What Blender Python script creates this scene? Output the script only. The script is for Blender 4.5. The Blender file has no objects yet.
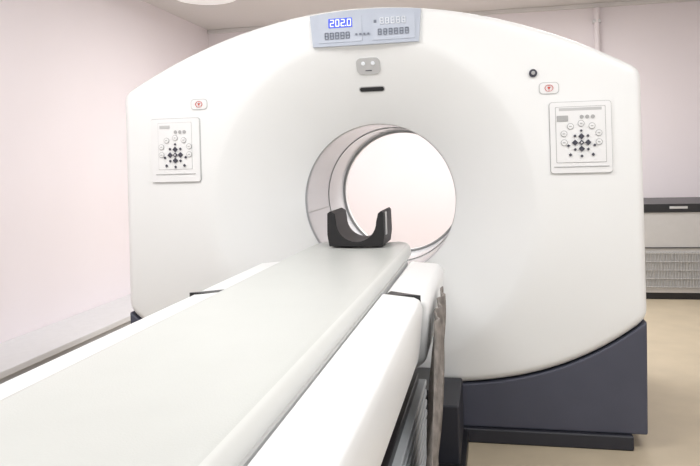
import bpy, bmesh, math, random
from mathutils import Vector, Matrix
random.seed(3)
scene = bpy.context.scene
scene.view_settings.view_transform = 'Standard'

# ---------------------------------------------------------------- materials
def mat(name, col, rough=0.5, metal=0.0, noise=0.0, nscale=20.0, emit=None, estr=0.0, bump=0.0, bscale=200.0, coat=0.0):
    m = bpy.data.materials.new(name); m.use_nodes = True
    nt = m.node_tree; b = nt.nodes['Principled BSDF']
    b.inputs['Base Color'].default_value = (*col, 1)
    b.inputs['Roughness'].default_value = rough
    b.inputs['Metallic'].default_value = metal
    if coat: b.inputs['Coat Weight'].default_value = coat
    tc = nt.nodes.new('ShaderNodeTexCoord')
    if noise > 0:
        n = nt.nodes.new('ShaderNodeTexNoise'); n.inputs['Scale'].default_value = nscale
        n.inputs['Detail'].default_value = 4
        nt.links.new(tc.outputs['Object'], n.inputs['Vector'])
        r = nt.nodes.new('ShaderNodeValToRGB')
        r.color_ramp.elements[0].position = 0.3; r.color_ramp.elements[1].position = 0.7
        r.color_ramp.elements[0].color = (*[c*(1-noise) for c in col], 1)
        r.color_ramp.elements[1].color = (*[min(1, c*(1+noise)) for c in col], 1)
        nt.links.new(n.outputs['Fac'], r.inputs['Fac'])
        nt.links.new(r.outputs['Color'], b.inputs['Base Color'])
    if bump > 0:
        n2 = nt.nodes.new('ShaderNodeTexNoise'); n2.inputs['Scale'].default_value = bscale
        nt.links.new(tc.outputs['Object'], n2.inputs['Vector'])
        bp = nt.nodes.new('ShaderNodeBump'); bp.inputs['Strength'].default_value = bump
        bp.inputs['Distance'].default_value = 0.002
        nt.links.new(n2.outputs['Fac'], bp.inputs['Height'])
        nt.links.new(bp.outputs['Normal'], b.inputs['Normal'])
    if emit:
        b.inputs['Emission Color'].default_value = (*emit, 1)
        b.inputs['Emission Strength'].default_value = estr
    return m

M_white = mat('gantry_white_plastic', (0.80, 0.805, 0.80), 0.32, noise=0.01, nscale=3)
M_cover = mat('table_cover_white', (0.78, 0.79, 0.79), 0.35, noise=0.01, nscale=3)
M_pallet = mat('pallet_grey_vinyl', (0.55, 0.565, 0.545), 0.34, noise=0.015, nscale=6, bump=0.15, bscale=300)
M_pedge = mat('pallet_edge', (0.64, 0.65, 0.63), 0.4, noise=0.01)
M_bore = mat('bore_liner', (0.70, 0.70, 0.715), 0.14, noise=0.01, nscale=3)
M_rim = mat('bore_rim_grey', (0.40, 0.41, 0.43), 0.3, noise=0.01)
M_slate = mat('base_slate', (0.062, 0.066, 0.095), 0.5, noise=0.05, nscale=8)
M_toe = mat('toe_dark', (0.02, 0.021, 0.03), 0.5, noise=0.05)
M_black = mat('black_plastic', (0.012, 0.012, 0.014), 0.35, noise=0.05)
M_foam = mat('black_foam', (0.008, 0.007, 0.008), 0.5, noise=0.1, nscale=15)
M_disp = mat('display_bezel', (0.46, 0.50, 0.58), 0.3, noise=0.02)
M_lcd = mat('lcd_window', (0.50, 0.54, 0.62), 0.15, noise=0.02)
M_blue = mat('lcd_blue', (0.06, 0.09, 0.5), 0.3, emit=(0.12, 0.18, 1.0), estr=0.35)
M_digit = mat('lcd_digit_white', (0.9, 0.9, 1), 0.3, emit=(0.6, 0.7, 1.0), estr=0.8)
M_seg = mat('lcd_segment', (0.17, 0.19, 0.24), 0.4, noise=0.02)
M_segl = mat('lcd_segment_light', (0.85, 0.88, 0.93), 0.4, noise=0.02)
M_label = mat('label_grey', (0.5, 0.5, 0.5), 0.4, noise=0.02)
M_plate = mat('control_plate', (0.78, 0.78, 0.78), 0.35, noise=0.01)
M_line = mat('outline_grey', (0.38, 0.38, 0.38), 0.4, noise=0.02)
M_key = mat('key_dark', (0.05, 0.05, 0.07), 0.4, noise=0.02)
M_red = mat('label_red', (0.55, 0.06, 0.04), 0.4, noise=0.02)
M_wall = mat('wall_pink_paint', (0.83, 0.775, 0.80), 0.7, noise=0.008, nscale=2, bump=0.1)
M_ceil = mat('ceiling_paint', (0.68, 0.66, 0.65), 0.8, noise=0.01, nscale=2)
M_floor = mat('floor_vinyl', (0.50, 0.425, 0.31), 0.42, noise=0.06, nscale=5)
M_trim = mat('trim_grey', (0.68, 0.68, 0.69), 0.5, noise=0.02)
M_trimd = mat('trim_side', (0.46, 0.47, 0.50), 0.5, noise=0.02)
M_metal = mat('unit_silver', (0.50, 0.49, 0.48), 0.4, metal=0.1, noise=0.02)
M_lamp = mat('lamp_glass', (0.8, 0.8, 0.8), 0.3, emit=(1, 0.97, 0.95), estr=0.25)
M_panel = mat('light_panel', (0.9, 0.9, 0.9), 0.3, emit=(1, 0.985, 0.97), estr=3.0)
M_cloth = mat('grey_brown_cloth', (0.21, 0.19, 0.175), 0.9, noise=0.35, nscale=25)
M_bellow = mat('bellows_grey', (0.36, 0.38, 0.40), 0.6, noise=0.03)

# ---------------------------------------------------------------- mesh builder
class B:
    def __init__(s, name, mats, parent=None, loc=(0, 0, 0), rot=None):
        s.bm = bmesh.new(); s.name = name; s.mats = mats; s.parent = parent; s.loc = loc; s.rot = rot
    def _fin(s, vs, mi):
        for f in {f for v in vs for f in v.link_faces}: f.material_index = mi
    def box(s, c, d, mi=0, rot=None):
        M = Matrix.Translation(c) @ (rot if rot else Matrix()) @ Matrix.Diagonal((*d, 1))
        r = bmesh.ops.create_cube(s.bm, size=1, matrix=M); s._fin(r['verts'], mi)
    def cyl(s, c, r, h, axis='Z', mi=0, seg=32, r2=None):
        R = {'Z': Matrix(), 'Y': Matrix.Rotation(math.pi/2, 4, 'X'), 'X': Matrix.Rotation(math.pi/2, 4, 'Y')}[axis]
        q = bmesh.ops.create_cone(s.bm, cap_ends=True, segments=seg, radius1=r, radius2=r if r2 is None else r2, depth=h, matrix=Matrix.Translation(c) @ R)
        s._fin(q['verts'], mi)
    def prism(s, pts, a0, a1, axis='Y', mi=0):
        def P(p, a):
            return {'Y': (p[0], a, p[1]), 'Z': (p[0], p[1], a), 'X': (a, p[0], p[1])}[axis]
        v0 = [s.bm.verts.new(P(p, a0)) for p in pts]; v1 = [s.bm.verts.new(P(p, a1)) for p in pts]
        n = len(pts); fs = [s.bm.faces.new(v0), s.bm.faces.new(v1[::-1])]
        for i in range(n): fs.append(s.bm.faces.new((v0[i], v1[i], v1[(i+1) % n], v0[(i+1) % n])))
        for f in fs: f.material_index = mi
    def rrect(s, cx, cz, w, h, r, y0, y1, mi=0, n=6):
        pts = []
        for (sx, sz, a0) in ((1, 1, 0), (-1, 1, 90), (-1, -1, 180), (1, -1, 270)):
            for k in range(n+1):
                a = math.radians(a0+90*k/n)
                pts.append((cx+sx*(w/2-r)+r*math.cos(a), cz+sz*(h/2-r)+r*math.sin(a)))
        s.prism(pts, y0, y1, 'Y', mi)
    def done(s, bevel=0, seg=2, smooth=35, subsurf=0):
        bmesh.ops.recalc_face_normals(s.bm, faces=s.bm.faces)
        me = bpy.data.meshes.new(s.name); s.bm.to_mesh(me); s.bm.free()
        for m in s.mats: me.materials.append(m)
        for p in me.polygons: p.use_smooth = True
        me.set_sharp_from_angle(angle=math.radians(smooth))
        o = bpy.data.objects.new(s.name, me); bpy.context.collection.objects.link(o)
        o.location = s.loc
        if s.rot: o.rotation_euler = s.rot
        if s.parent: o.parent = s.parent
        if bevel:
            b = o.modifiers.new('bevel', 'BEVEL'); b.width = bevel; b.segments = seg; b.limit_method = 'ANGLE'; b.angle_limit = math.radians(40)
            b.harden_normals = True
        return o
def empty(name, loc=(0, 0, 0)):
    e = bpy.data.objects.new(name, None); bpy.context.collection.objects.link(e); e.location = loc; return e

# ---------------------------------------------------------------- room
XL, XR, YB, YF, ZC = -2.50, 3.6, 4.05, -4.2, 2.70
def slab(name, c, d, m):
    b = B(name, [m]); b.box(c, d); return b.done()
slab('floor', ((XL+XR)/2, (YB+YF)/2, -0.05), (XR-XL+.2, YB-YF+.2, .1), M_floor)
slab('ceiling', ((XL+XR)/2, (YB+YF)/2, ZC+.05), (XR-XL+.2, YB-YF+.2, .1), M_ceil)
slab('wall_left', (XL-.05, (YB+YF)/2, ZC/2), (.1, YB-YF, ZC), M_wall)
slab('wall_back', ((XL+XR)/2, YB+.05, ZC/2), (XR-XL, .1, ZC), M_wall)
# right wall, with an unseen window opening added to light the left wall
b = B('wall_right', [M_wall])
WY0, WY1, WZ0, WZ1 = -3.6, -.9, .9, 2.3
b.box((XR+.05, (YF+WY0)/2, ZC/2), (.1, WY0-YF, ZC)); b.box((XR+.05, (WY1+YB)/2, ZC/2), (.1, YB-WY1, ZC))
b.box((XR+.05, (WY0+WY1)/2, WZ0/2), (.1, WY1-WY0, WZ0)); b.box((XR+.05, (WY0+WY1)/2, (WZ1+ZC)/2), (.1, WY1-WY0, ZC-WZ1))
b.done()
b = B('added_light_window', [M_trim])  # frame of the added window, made up along with its light
for yy in (WY0+.03, (WY0+WY1)/2, WY1-.03): b.box((XR+.05, yy, (WZ0+WZ1)/2), (.06, .06, WZ1-WZ0))
for zz in (WZ0+.03, WZ1-.03): b.box((XR+.05, (WY0+WY1)/2, zz), (.06, WY1-WY0, .06))
b.done(bevel=.004)
# boxed trunking along left wall
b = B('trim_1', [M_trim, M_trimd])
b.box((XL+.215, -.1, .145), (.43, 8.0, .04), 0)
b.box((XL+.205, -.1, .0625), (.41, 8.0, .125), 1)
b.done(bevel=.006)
b = B('trim_2', [M_ceil]); b.box(((XL+XR)/2, YB-.015, ZC-.02), (XR-XL, .03, .04)); b.done(bevel=.005)
b = B('baseboard_back', [M_trim]); b.box(((XL+XR)/2+.25, YB-.01, .05), (XR-XL-.55, .02, .1)); b.done(bevel=.004)

# pipe on the back wall
b = B('wall_pipe', [M_wall, M_trim])
b.cyl((1.53, YB-.05, ZC/2+.0), .026, ZC-.1, 'Z', 0)
for z in (1.5, 2.52): b.box((1.53, YB-.04, z), (.07, .07, .03), 1)
b.done(bevel=.002)

# ceiling lamp
b = B('ceiling_lamp', [M_trim, M_lamp])
b.cyl((-1.79, 2.33, ZC-.02), .34, .04, 'Z', 0, 48)
b.cyl((-1.79, 2.33, ZC-.065), .26, .05, 'Z', 1, 48, r2=.31)
b.done(bevel=.008)

# ---------------------------------------------------------------- gantry
GX, GZ, BX = -0.056, 1.036, -.040
OX = -.067
DX = -.044
HW, RB, RD, E = 1.167, 0.366, 0.735, 0.036
gan = empty('ct_scanner_gantry')
def top(x): return 1.908-.246*x*x
def bot(x): return .240+.300*(abs(x)/HW)**3.2
def sample(f, a, b_, n): return [(a+(b_-a)*k/n, f(a+(b_-a)*k/n)) for k in range(n+1)]
c = .04
right = [(HW, bot(HW)+c+(top(HW)-bot(HW)-2*c)*k/14) for k in range(15)]
topc = sample(top, HW-c, -HW+c, 70)
left = [(-p[0], p[1]) for p in right[::-1]]
botc = sample(bot, -HW+c, HW-c, 70)
def bez(p, q, r, n=6):
    return [tuple((1-t)**2*p[i]+2*t*(1-t)*q[i]+t*t*r[i] for i in (0, 1)) for t in [k/n for k in range(1, n)]]
OUT = right+bez(right[-1], (HW, top(HW)), topc[0])+topc+bez(topc[-1], (-HW, top(HW)), left[0])+left \
    + bez(left[-1], (-HW, bot(HW)), botc[0])+botc+bez(botc[-1], (HW, bot(HW)), right[0])
N = len(OUT)
NRM = []
for i in range(N):
    p, q = OUT[i-1], OUT[(i+1) % N]
    t = Vector((q[0]-p[0], q[1]-p[1])).normalized(); NRM.append(Vector((t.y, -t.x)))
ANG = [Vector((p[0], p[1]-GZ)).normalized() for p in OUT]
def dish(r):
    s = min(1, max(0, (r-RB)/(RD-RB)))
    return .21*(1-s)**1.2
def loop_circ(r, y):
    t = min(1, max(0, (r-RB)/(RD-RB))); cx = BX*(1-t)+GX*t
    return [(cx+a.x*r, y, GZ+a.y*r) for a in ANG]
def loop_out(e, y): return [(OX+OUT[i][0]-NRM[i].x*e, y, OUT[i][1]-NRM[i].y*e) for i in range(N)]
loops = []; lm = []
YR = 1.18
def add(l, m): loops.append(l); lm.append(m)
add(loop_circ(RB, YR-.02), 1)
add(loop_circ(RB, .25), 2)
add(loop_circ(RB-.007, .245), 2)
add(loop_circ(RB-.007, .225), 2)
add(loop_circ(RB-.004, .213), 0)
for k in range(0, 17):
    r = RB+.004+(RD-RB-.004)*k/16; add(loop_circ(r, dish(r)), 0)
inner = loop_circ(RD, 0); outer = loop_out(E, 0)
for k in range(1, 9):
    t = k/8; add([tuple(inner[i][j]*(1-t)+outer[i][j]*t for j in range(3)) for i in range(N)], 0)
for k in range(1, 7):
    a = math.pi/2*k/6; add(loop_out(E*(1-math.sin(a)), E*(1-math.cos(a))), 0)
add(loop_out(0, .38), 3); add(loop_out(.006, .382), 3); add(loop_out(.006, .388), 3); add(loop_out(0, .39), 0)
add(loop_out(0, YR-E), 0)
for k in range(1, 7):
    a = math.pi/2*k/6; add(loop_out(E*(1-math.cos(a)), YR-E+E*math.sin(a)), 0)
add(loop_circ(RB+.03, YR), 0)
bm = bmesh.new()
V = [[bm.verts.new(p) for p in l] for l in loops]
for k in range(len(V)):
    k2 = (k+1) % len(V)
    for i in range(N):
        j = (i+1) % N
        f = bm.faces.new((V[k][i], V[k][j], V[k2][j], V[k2][i])); f.material_index = lm[k]; f.smooth = True
bmesh.ops.recalc_face_normals(bm, faces=bm.faces)
me = bpy.data.meshes.new('housing'); bm.to_mesh(me); bm.free()
for m in (M_white, M_bore, M_rim, M_line): me.materials.append(m)
me.set_sharp_from_angle(angle=math.radians(40))
ho = bpy.data.objects.new('housing', me); bpy.context.collection.objects.link(ho); ho.parent = gan
# inner detector ring and liner seams
b = B('bore_ring', [M_rim, M_white, M_line], gan)
def ring(r0, r1, y0, y1, mi, n=128):
    for k in range(n):
        a0, a1 = 2*math.pi*k/n, 2*math.pi*(k+1)/n
        q = []
        for (r, y) in ((r0, y0), (r1, y0), (r1, y1), (r0, y1)):
            q.append([b.bm.verts.new((BX+r*math.cos(a), y, GZ+r*math.sin(a))) for a in (a0, a1)])
        for i in range(4):
            f = b.bm.faces.new((q[i][0], q[i][1], q[(i+1) % 4][1], q[(i+1) % 4][0])); f.material_index = mi
ring(RB-.012, RB+.002, 1.12, 1.165, 1)
ring(RB-.014, RB+.002, 1.112, 1.12, 2)
ring(RB-.004, RB+.002, .72, .726, 2)
b.box((BX-.3625, .48, GZ-.06), (.010, .46, .003), 2)
bmesh.ops.remove_doubles(b.bm, verts=b.bm.verts, dist=1e-5)
b.done()

# base
pts = [(OX+x, bot(x)-.006) for x in [HW-.004-2*(HW-.004)*k/60 for k in range(61)]]
pts = pts+[(OX-HW+.012, .062), (OX+HW-.012, .062)]
b = B('base', [M_slate, M_toe], gan)
b.prism(pts, .004, YR-.02, 'Y', 0)
b.box((OX-.01, .57, .031), (2*HW-.12, 1.17, .062), 1)
b.done(bevel=.008)

# display on top of the face
b = B('display_panel', [M_disp, M_lcd, M_seg, M_blue, M_digit, M_segl], gan)
dx0, dx1, dz0 = -.252, .247, 1.738
pts = [(DX+dx0+.012, dz0), (DX+dx1-.012, dz0)]+[(DX+x, top(x)-.014) for x in [dx1+(dx0-dx1)*k/16 for k in range(17)]]
b.prism(pts, -.014, .06, 'Y', 0)
def win(cx, cz, w, h, mi=1): b.rrect(cx, cz, w, h, .005, -.017, -.010, mi)
def seven(cx, cz, h, ch, mi, lw=.0032, y=-.0195):
    w = h*.52
    S = {'a': (0, h/2, w, lw), 'g': (0, 0, w, lw), 'd': (0, -h/2, w, lw), 'f': (-w/2, h/4, lw, h/2), 'b': (w/2, h/4, lw, h/2),
         'e': (-w/2, -h/4, lw, h/2), 'c': (w/2, -h/4, lw, h/2)}
    D = {'0': 'abcdef', '2': 'abged', '8': 'abcdefg', '1': 'bc'}
    for k in D[ch]:
        x, z, ww, hh = S[k]; b.box((cx+x, y, cz+z), (ww, .004, hh), mi)
win(DX-.115, 1.811, .20, .115); win(DX+.125, 1.811, .19, .115)
b.rrect(DX-.112, 1.839, .108, .042, .004, -.019, -.012, 3)
for i, ch in enumerate('2020'):
    seven(DX-.149+i*.0245+(.004 if i == 3 else 0), 1.839, .028, ch, 4)
b.box((DX-.149+2.55*.0245, -.0195, 1.826), (.004, .004, .004), 4)
for i in range(5): seven(DX-.175+i*.024, 1.783, .027, '8', 2, .0026)
for i in range(5): seven(DX+.075+i*.024, 1.836, .025, '8', 5, .0030)
for i in range(6): seven(DX+.065+i*.024, 1.788, .025, '8', 2, .0024)
for i in range(4): b.box((DX-.040+.018*i, -.0195, 1.784), (.008, .004, .008), 2)
b.box((DX+.045, -.018, 1.836), (.012, .004, .012), 2)
b.done()

def on_dish(z):
    r = z-GZ; y = dish(r); sl = (dish(r+.01)-dish(r-.01))/.02
    return y, math.atan(sl)
z = 1.652; y, a = on_dish(z)
b = B('intercom', [M_label, M_key, M_segl], gan, (DX-.002, y, z), (-a, 0, 0))
b.rrect(0, 0, .108, .080, .024, -.006, .02, 0)
for sx in (-.022, .022): b.cyl((sx, -.007, .014), .009, .006, 'Y', 2, 24)
b.box((0, -.007, -.020), (.03, .004, .004), 1)
b.done(bevel=.003)
z = 1.553; y, a = on_dish(z)
b = B('laser_slot', [M_black, M_label], gan, (DX+.002, y, z), (-a, 0, 0))
b.rrect(0, 0, .122, .030, .014, -.003, .02, 1); b.rrect(0, 0, .112, .021, .0095, -.0045, .02, 0)
b.done()

b = B('camera_knob', [M_line, M_key], gan)
b.cyl((.668, -.004, 1.574), .017, .012, 'Y', 1); b.cyl((.668, -.012, 1.574), .008, .012, 'Y', 0)
b.done(bevel=.002)

for s in (-1, 1):
    b = B('stop_label', [M_red, M_plate, M_label], gan)
    x, z = GX+s*.787, 1.508
    b.rrect(x, z, .082, .050, .016, -.003, .01, 2)
    b.rrect(x, z, .076, .044, .014, -.0045, .01, 1)
    for k in range(6):
        t0 = math.radians(60*k)
        b.box((x+.0155*math.cos(t0+.52), -.006, z+.0125*math.sin(t0+.52)), (.0022, .003, .014), 0, Matrix.Rotation(-(t0+.52), 4, 'Y'))
    b.prism([(x-.007, z+.005), (x+.007, z+.005), (x, z-.007)], -.007, -.004, 'Y', 0)
    b.done()

for s in (-1, 1):
    b = B('control_panel', [M_plate, M_line, M_key, M_lcd, M_label], gan)
    x, z = GX+s*.909, 1.297
    b.rrect(x, z, .250, .302, .014, -.004, .02, 4)
    b.rrect(x, z, .244, .296, .012, -.010, .02, 0)
    if s > 0:
        b.rrect(x, z+.012, .200, .235, .004, -.0112, .0, 1)
        b.rrect(x, z+.012, .196, .231, .004, -.0122, .0, 0)
        b.box((x, -.0115, z+.118), (.17, .002, .012), 4)
        b.box((x-.072, -.013, z+.080), (.045, .003, .024), 1)
        b.box((x, -.0115, z-.122), (.22, .002, .003), 1)
    else:
        b.rrect(x, z+.02, .17, .22, .004, -.0112, .0, 4)
        b.rrect(x, z+.02, .167, .217, .004, -.0122, .0, 0)
        b.box((x, -.0115, z-.112), (.20, .002, .003), 1)
        b.box((x-.05, -.013, z+.11), (.05, .003, .014), 4)
    for k in range(3):
        b.cyl((x+.005+.022*k, -.012, z+.085), .008, .006, 'Y', 1, 16)
    cz = z-.022; cx = x+.002
    for k in range(7):
        t = math.radians(198-36*k)
        px, pz = cx+.073*math.cos(t), cz+.02+.060*math.sin(t)
        b.cyl((px, -.0125, pz), .0135, .005, 'Y', 1, 20); b.cyl((px, -.0135, pz), .0112, .006, 'Y', 0, 20)
        b.box((px, -.0175, pz), (.010, .002, .003), 1)
    R45 = Matrix.Rotation(math.pi/4, 4, 'Y')
    for (ox, oz, sz) in ((0, 0, .016), (.026, 0, .018), (-.026, 0, .018), (0, .026, .018), (0, -.026, .018), (.026, .028, .009), (-.026, .028, .009),
                         (.026, -.028, .009), (-.026, -.028, .009), (.052, -.012, .009), (-.052, -.012, .009), (.045, -.050, .010), (-.045, -.050, .010), (0, -.056, .009), (0, .050, .008)):
        b.box((cx+ox, -.014, cz+oz), (sz, .008, sz), 2, R45)
    b.box((cx, -.0185, cz), (.006, .002, .006), 0, R45)
    b.done()

# ---------------------------------------------------------------- patient table
TX = -0.110
PX = -0.095
tab = empty('patient_table')
YE = -2.78
def psec(sc, ztop):
    W = .212*sc
    pts = [(-W*.93, ztop), (-W*.6, ztop-.005), (0, ztop-.008), (W*.6, ztop-.005), (W*.93, ztop), (W, ztop-.002), (W+.010, ztop-.012), (W+.016, ztop-.030),
           (W+.016, ztop-.044), (-W-.016, ztop-.044), (-W-.016, ztop-.030), (-W-.010, ztop-.012), (-W, ztop-.002)]
    return pts
bm = bmesh.new(); rows = []
ys = [(YE, 1), (-2, 1), (-1, 1), (-.1, 1), (.0, .985), (.05, .96), (.085, .90), (.105, .80)]
for y, sc in ys: rows.append([bm.verts.new((PX+p[0], y, p[1])) for p in psec(sc, .852)])
n = len(rows[0])
for r in range(len(rows)-1):
    for i in range(n):
        f = bm.faces.new((rows[r][i], rows[r][(i+1) % n], rows[r+1][(i+1) % n], rows[r+1][i]))
        f.material_index = 0 if i in (0, 1, 2, 3, 4, 12) else 1
bm.faces.new(rows[0]); bm.faces.new(rows[-1][::-1])
bmesh.ops.recalc_face_normals(bm, faces=bm.faces)
me = bpy.data.meshes.new('pallet'); bm.to_mesh(me); bm.free()
me.materials.append(M_pallet); me.materials.append(M_pedge)
for p in me.polygons: p.use_smooth = True
me.set_sharp_from_angle(angle=math.radians(50))
o = bpy.data.objects.new('pallet', me); bpy.context.collection.objects.link(o); o.parent = tab

def sec(w, zt, zb):
    a = .251
    return [(TX-w+.05, zb), (TX-w+.012, zb+.03), (TX-w, zt-.03), (TX-w+.008, zt-.008), (TX-w+.025, zt), (TX-a-.006, zt+.010), (TX-a, zt-.03), (TX+a, zt-.03), (TX+a+.006, zt+.010),
            (TX+w-.025, zt), (TX+w-.008, zt-.008), (TX+w, zt-.03), (TX+w-.012, zb+.03), (TX+w-.05, zb)]
b = B('front_cover', [M_cover], tab)
b.prism(sec(.380, .806, .600), YE, -.93, 'Y'); b.done(bevel=.006, seg=3)
b = B('rear_cover', [M_cover], tab)
b.prism(sec(.396, .800, .575), -.905, -.20, 'Y'); b.done(bevel=.018, seg=4)
b = B('cover_joint', [M_black], tab)
b.box((TX, -.917, .69), (.66, .03, .16))
for s in (-1, 1):
    b.prism([(TX+s*.262, -.93), (TX+s*.374, -.93), (TX+s*.275, -.865)], .79, .8115, 'Z')
b.done()
b = B('slide_rail', [M_label], tab)
b.box((TX, -1.47, .798), (.50, 2.52, .026)); b.done()
b = B('pedestal', [M_toe, M_bellow, M_black], tab)
b.box((TX, -1.45, .53), (.46, 2.4, .16), 0)
for k in range(11):
    b.box((TX, -1.45, .06+k*.036), (.69, 1.85, .022), 1)
b.box((TX, -1.45, .24), (.64, 1.80, .44), 2)
b.box((TX, -1.50, .03), (.80, 2.0, .06), 0)
b.done(bevel=.004)
b = B('docking_base', [M_toe, M_black, M_slate], tab)
b.box((TX, -.19, .145), (.90, .35, .27), 0)
b.box((TX, -.20, .30), (.70, .30, .06), 1)
b.box((TX, -.27, .03), (.94, .50, .06), 1)
b.box((TX, -.25, .45), (.40, .35, .30), 1)
b.done(bevel=.008)

# head rest
b = B('head_rest', [M_foam, M_label])
hx = PX-.003
pts = []
zb, zt = .854, 1.008
pts += [(hx-.118, zb), (hx+.118, zb), (hx+.126, zb+.05), (hx+.124, zt-.01), (hx+.115, zt), (hx+.100, zt-.012)]
for k in range(17):
    a = math.radians(0-180*k/16); pts.append((hx+.003+.088*math.cos(a), .960+.086*math.sin(a)))
pts += [(hx-.090, zt-.012), (hx-.110, zt), (hx-.124, zt-.01), (hx-.126, zb+.05)]
b.prism(pts, -.09, .15, 'Y', 0)
b.box((hx+.127, -.04, .95), (.006, .03, .10), 1)
b.done(bevel=.008, seg=3)

# hanging cloth by the table side
bm = bmesh.new(); g = []
for i in range(33):
    row = []
    t = i/32
    z = .74-.71*t
    s_ = min(1, t*2.2); s_ = s_*s_*(3-2*s_)
    for j in range(17):
        u = j/16
        y = -.95-.28*s_+.40*u*(1-.1*t)+.02*math.sin(t*7)
        x = .304-.026*max(0, (t-.3)/.7)+.009*math.sin(u*19+t*4)+.005*math.sin(u*37-t*9)
        row.append(bm.verts.new((x, y, z+.03*u*(1-t))))
    g.append(row)
for i in range(32):
    for j in range(16): bm.faces.new((g[i][j], g[i][j+1], g[i+1][j+1], g[i+1][j]))
me = bpy.data.meshes.new('hanging_sheet'); bm.to_mesh(me); bm.free(); me.materials.append(M_cloth)
for p in me.polygons: p.use_smooth = True
o = bpy.data.objects.new('hanging_sheet', me); bpy.context.collection.objects.link(o); o.parent = tab
sm = o.modifiers.new('t', 'SOLIDIFY'); sm.thickness = .004

# ---------------------------------------------------------------- fan coil unit by back wall
b = B('fan_coil_unit', [M_metal, M_black, M_line, M_label])
x0, x1, y0, y1 = 1.30, 3.3, 3.12, 4.0
cx, cy = (x0+x1)/2, (y0+y1)/2
b.box((cx, cy, .40), (x1-x0, y1-y0, .68), 0)
b.box((cx, cy, .765), (x1-x0+.02, y1-y0+.02, .07), 1)
b.box((cx, cy, .03), (x1-x0-.04, y1-y0-.06, .06), 1)
b.box((cx, y0-.004, .435), (x1-x0, .012, .008), 1)
for k in range(88):
    b.box((x0+.05+k*.022, y0-.004, .25), (.009, .014, .30), 2)
for k in range(5): b.box((cx, y0-.012, .11+k*.07), (x1-x0-.06, .01, .005), 0)
for k in range(5): b.box((x0+.3+k*.4, y0-.012, .77), (.14, .004, .02), 3)
b.done(bevel=.003)

# ---------------------------------------------------------------- lights
def area(name, loc, sx, sy, power, rot=(0, 0, 0), col=(1, .995, .99)):
    l = bpy.data.lights.new(name, 'AREA'); l.shape = 'RECTANGLE'; l.size = sx; l.size_y = sy; l.energy = power; l.color = col
    o = bpy.data.objects.new(name, l); bpy.context.collection.objects.link(o); o.location = loc; o.rotation_euler = rot
def panel(name, x, y, sx, sy, power):
    b = B(name, [M_trim, M_panel]); b.box((x, y, ZC-.02), (sx+.06, sy+.06, .04), 0); b.box((x, y, ZC-.042), (sx, sy, .006), 1); b.done()
    area(name+'_light', (x, y, ZC-.06), sx, sy, power)
panel('added_rear_panel', -1.0, -1.4, 1.2, 1.2, 27)
panel('added_rear_panel', 1.3, -1.6, 1.2, 1.2, 23)
panel('added_rear_panel', .2, 2.05, 2.6, .8, 82)  # added rear lamp, hidden behind the gantry to brighten the back wall
area('added_side_fill', (XR+.2, (WY0+WY1)/2, (WZ0+WZ1)/2), WY1-WY0, WZ1-WZ0, 28, (0, math.pi/2, 0), (.97, .985, 1))  # added fill from out of view, brightens the left wall
w = bpy.data.worlds.new('World'); scene.world = w; w.use_nodes = True
w.node_tree.nodes['Background'].inputs['Color'].default_value = (.985, .99, 1, 1)
w.node_tree.nodes['Background'].inputs['Strength'].default_value = 0.93

# ---------------------------------------------------------------- camera
cd = bpy.data.cameras.new('camera'); cam = bpy.data.objects.new('camera', cd); bpy.context.collection.objects.link(cam)
cd.sensor_width = 36; cd.lens = 686/700*36; cd.shift_y = -71/700; cd.clip_start = .02
R = Matrix.Rotation(math.radians(11.53), 4, 'Z') @ Matrix.Rotation(math.pi/2, 4, 'X') @ Matrix.Rotation(math.radians(-1.55), 4, 'Z')
cam.matrix_world = Matrix.Translation((.48, -3.0, 1.22)) @ R
scene.camera = cam
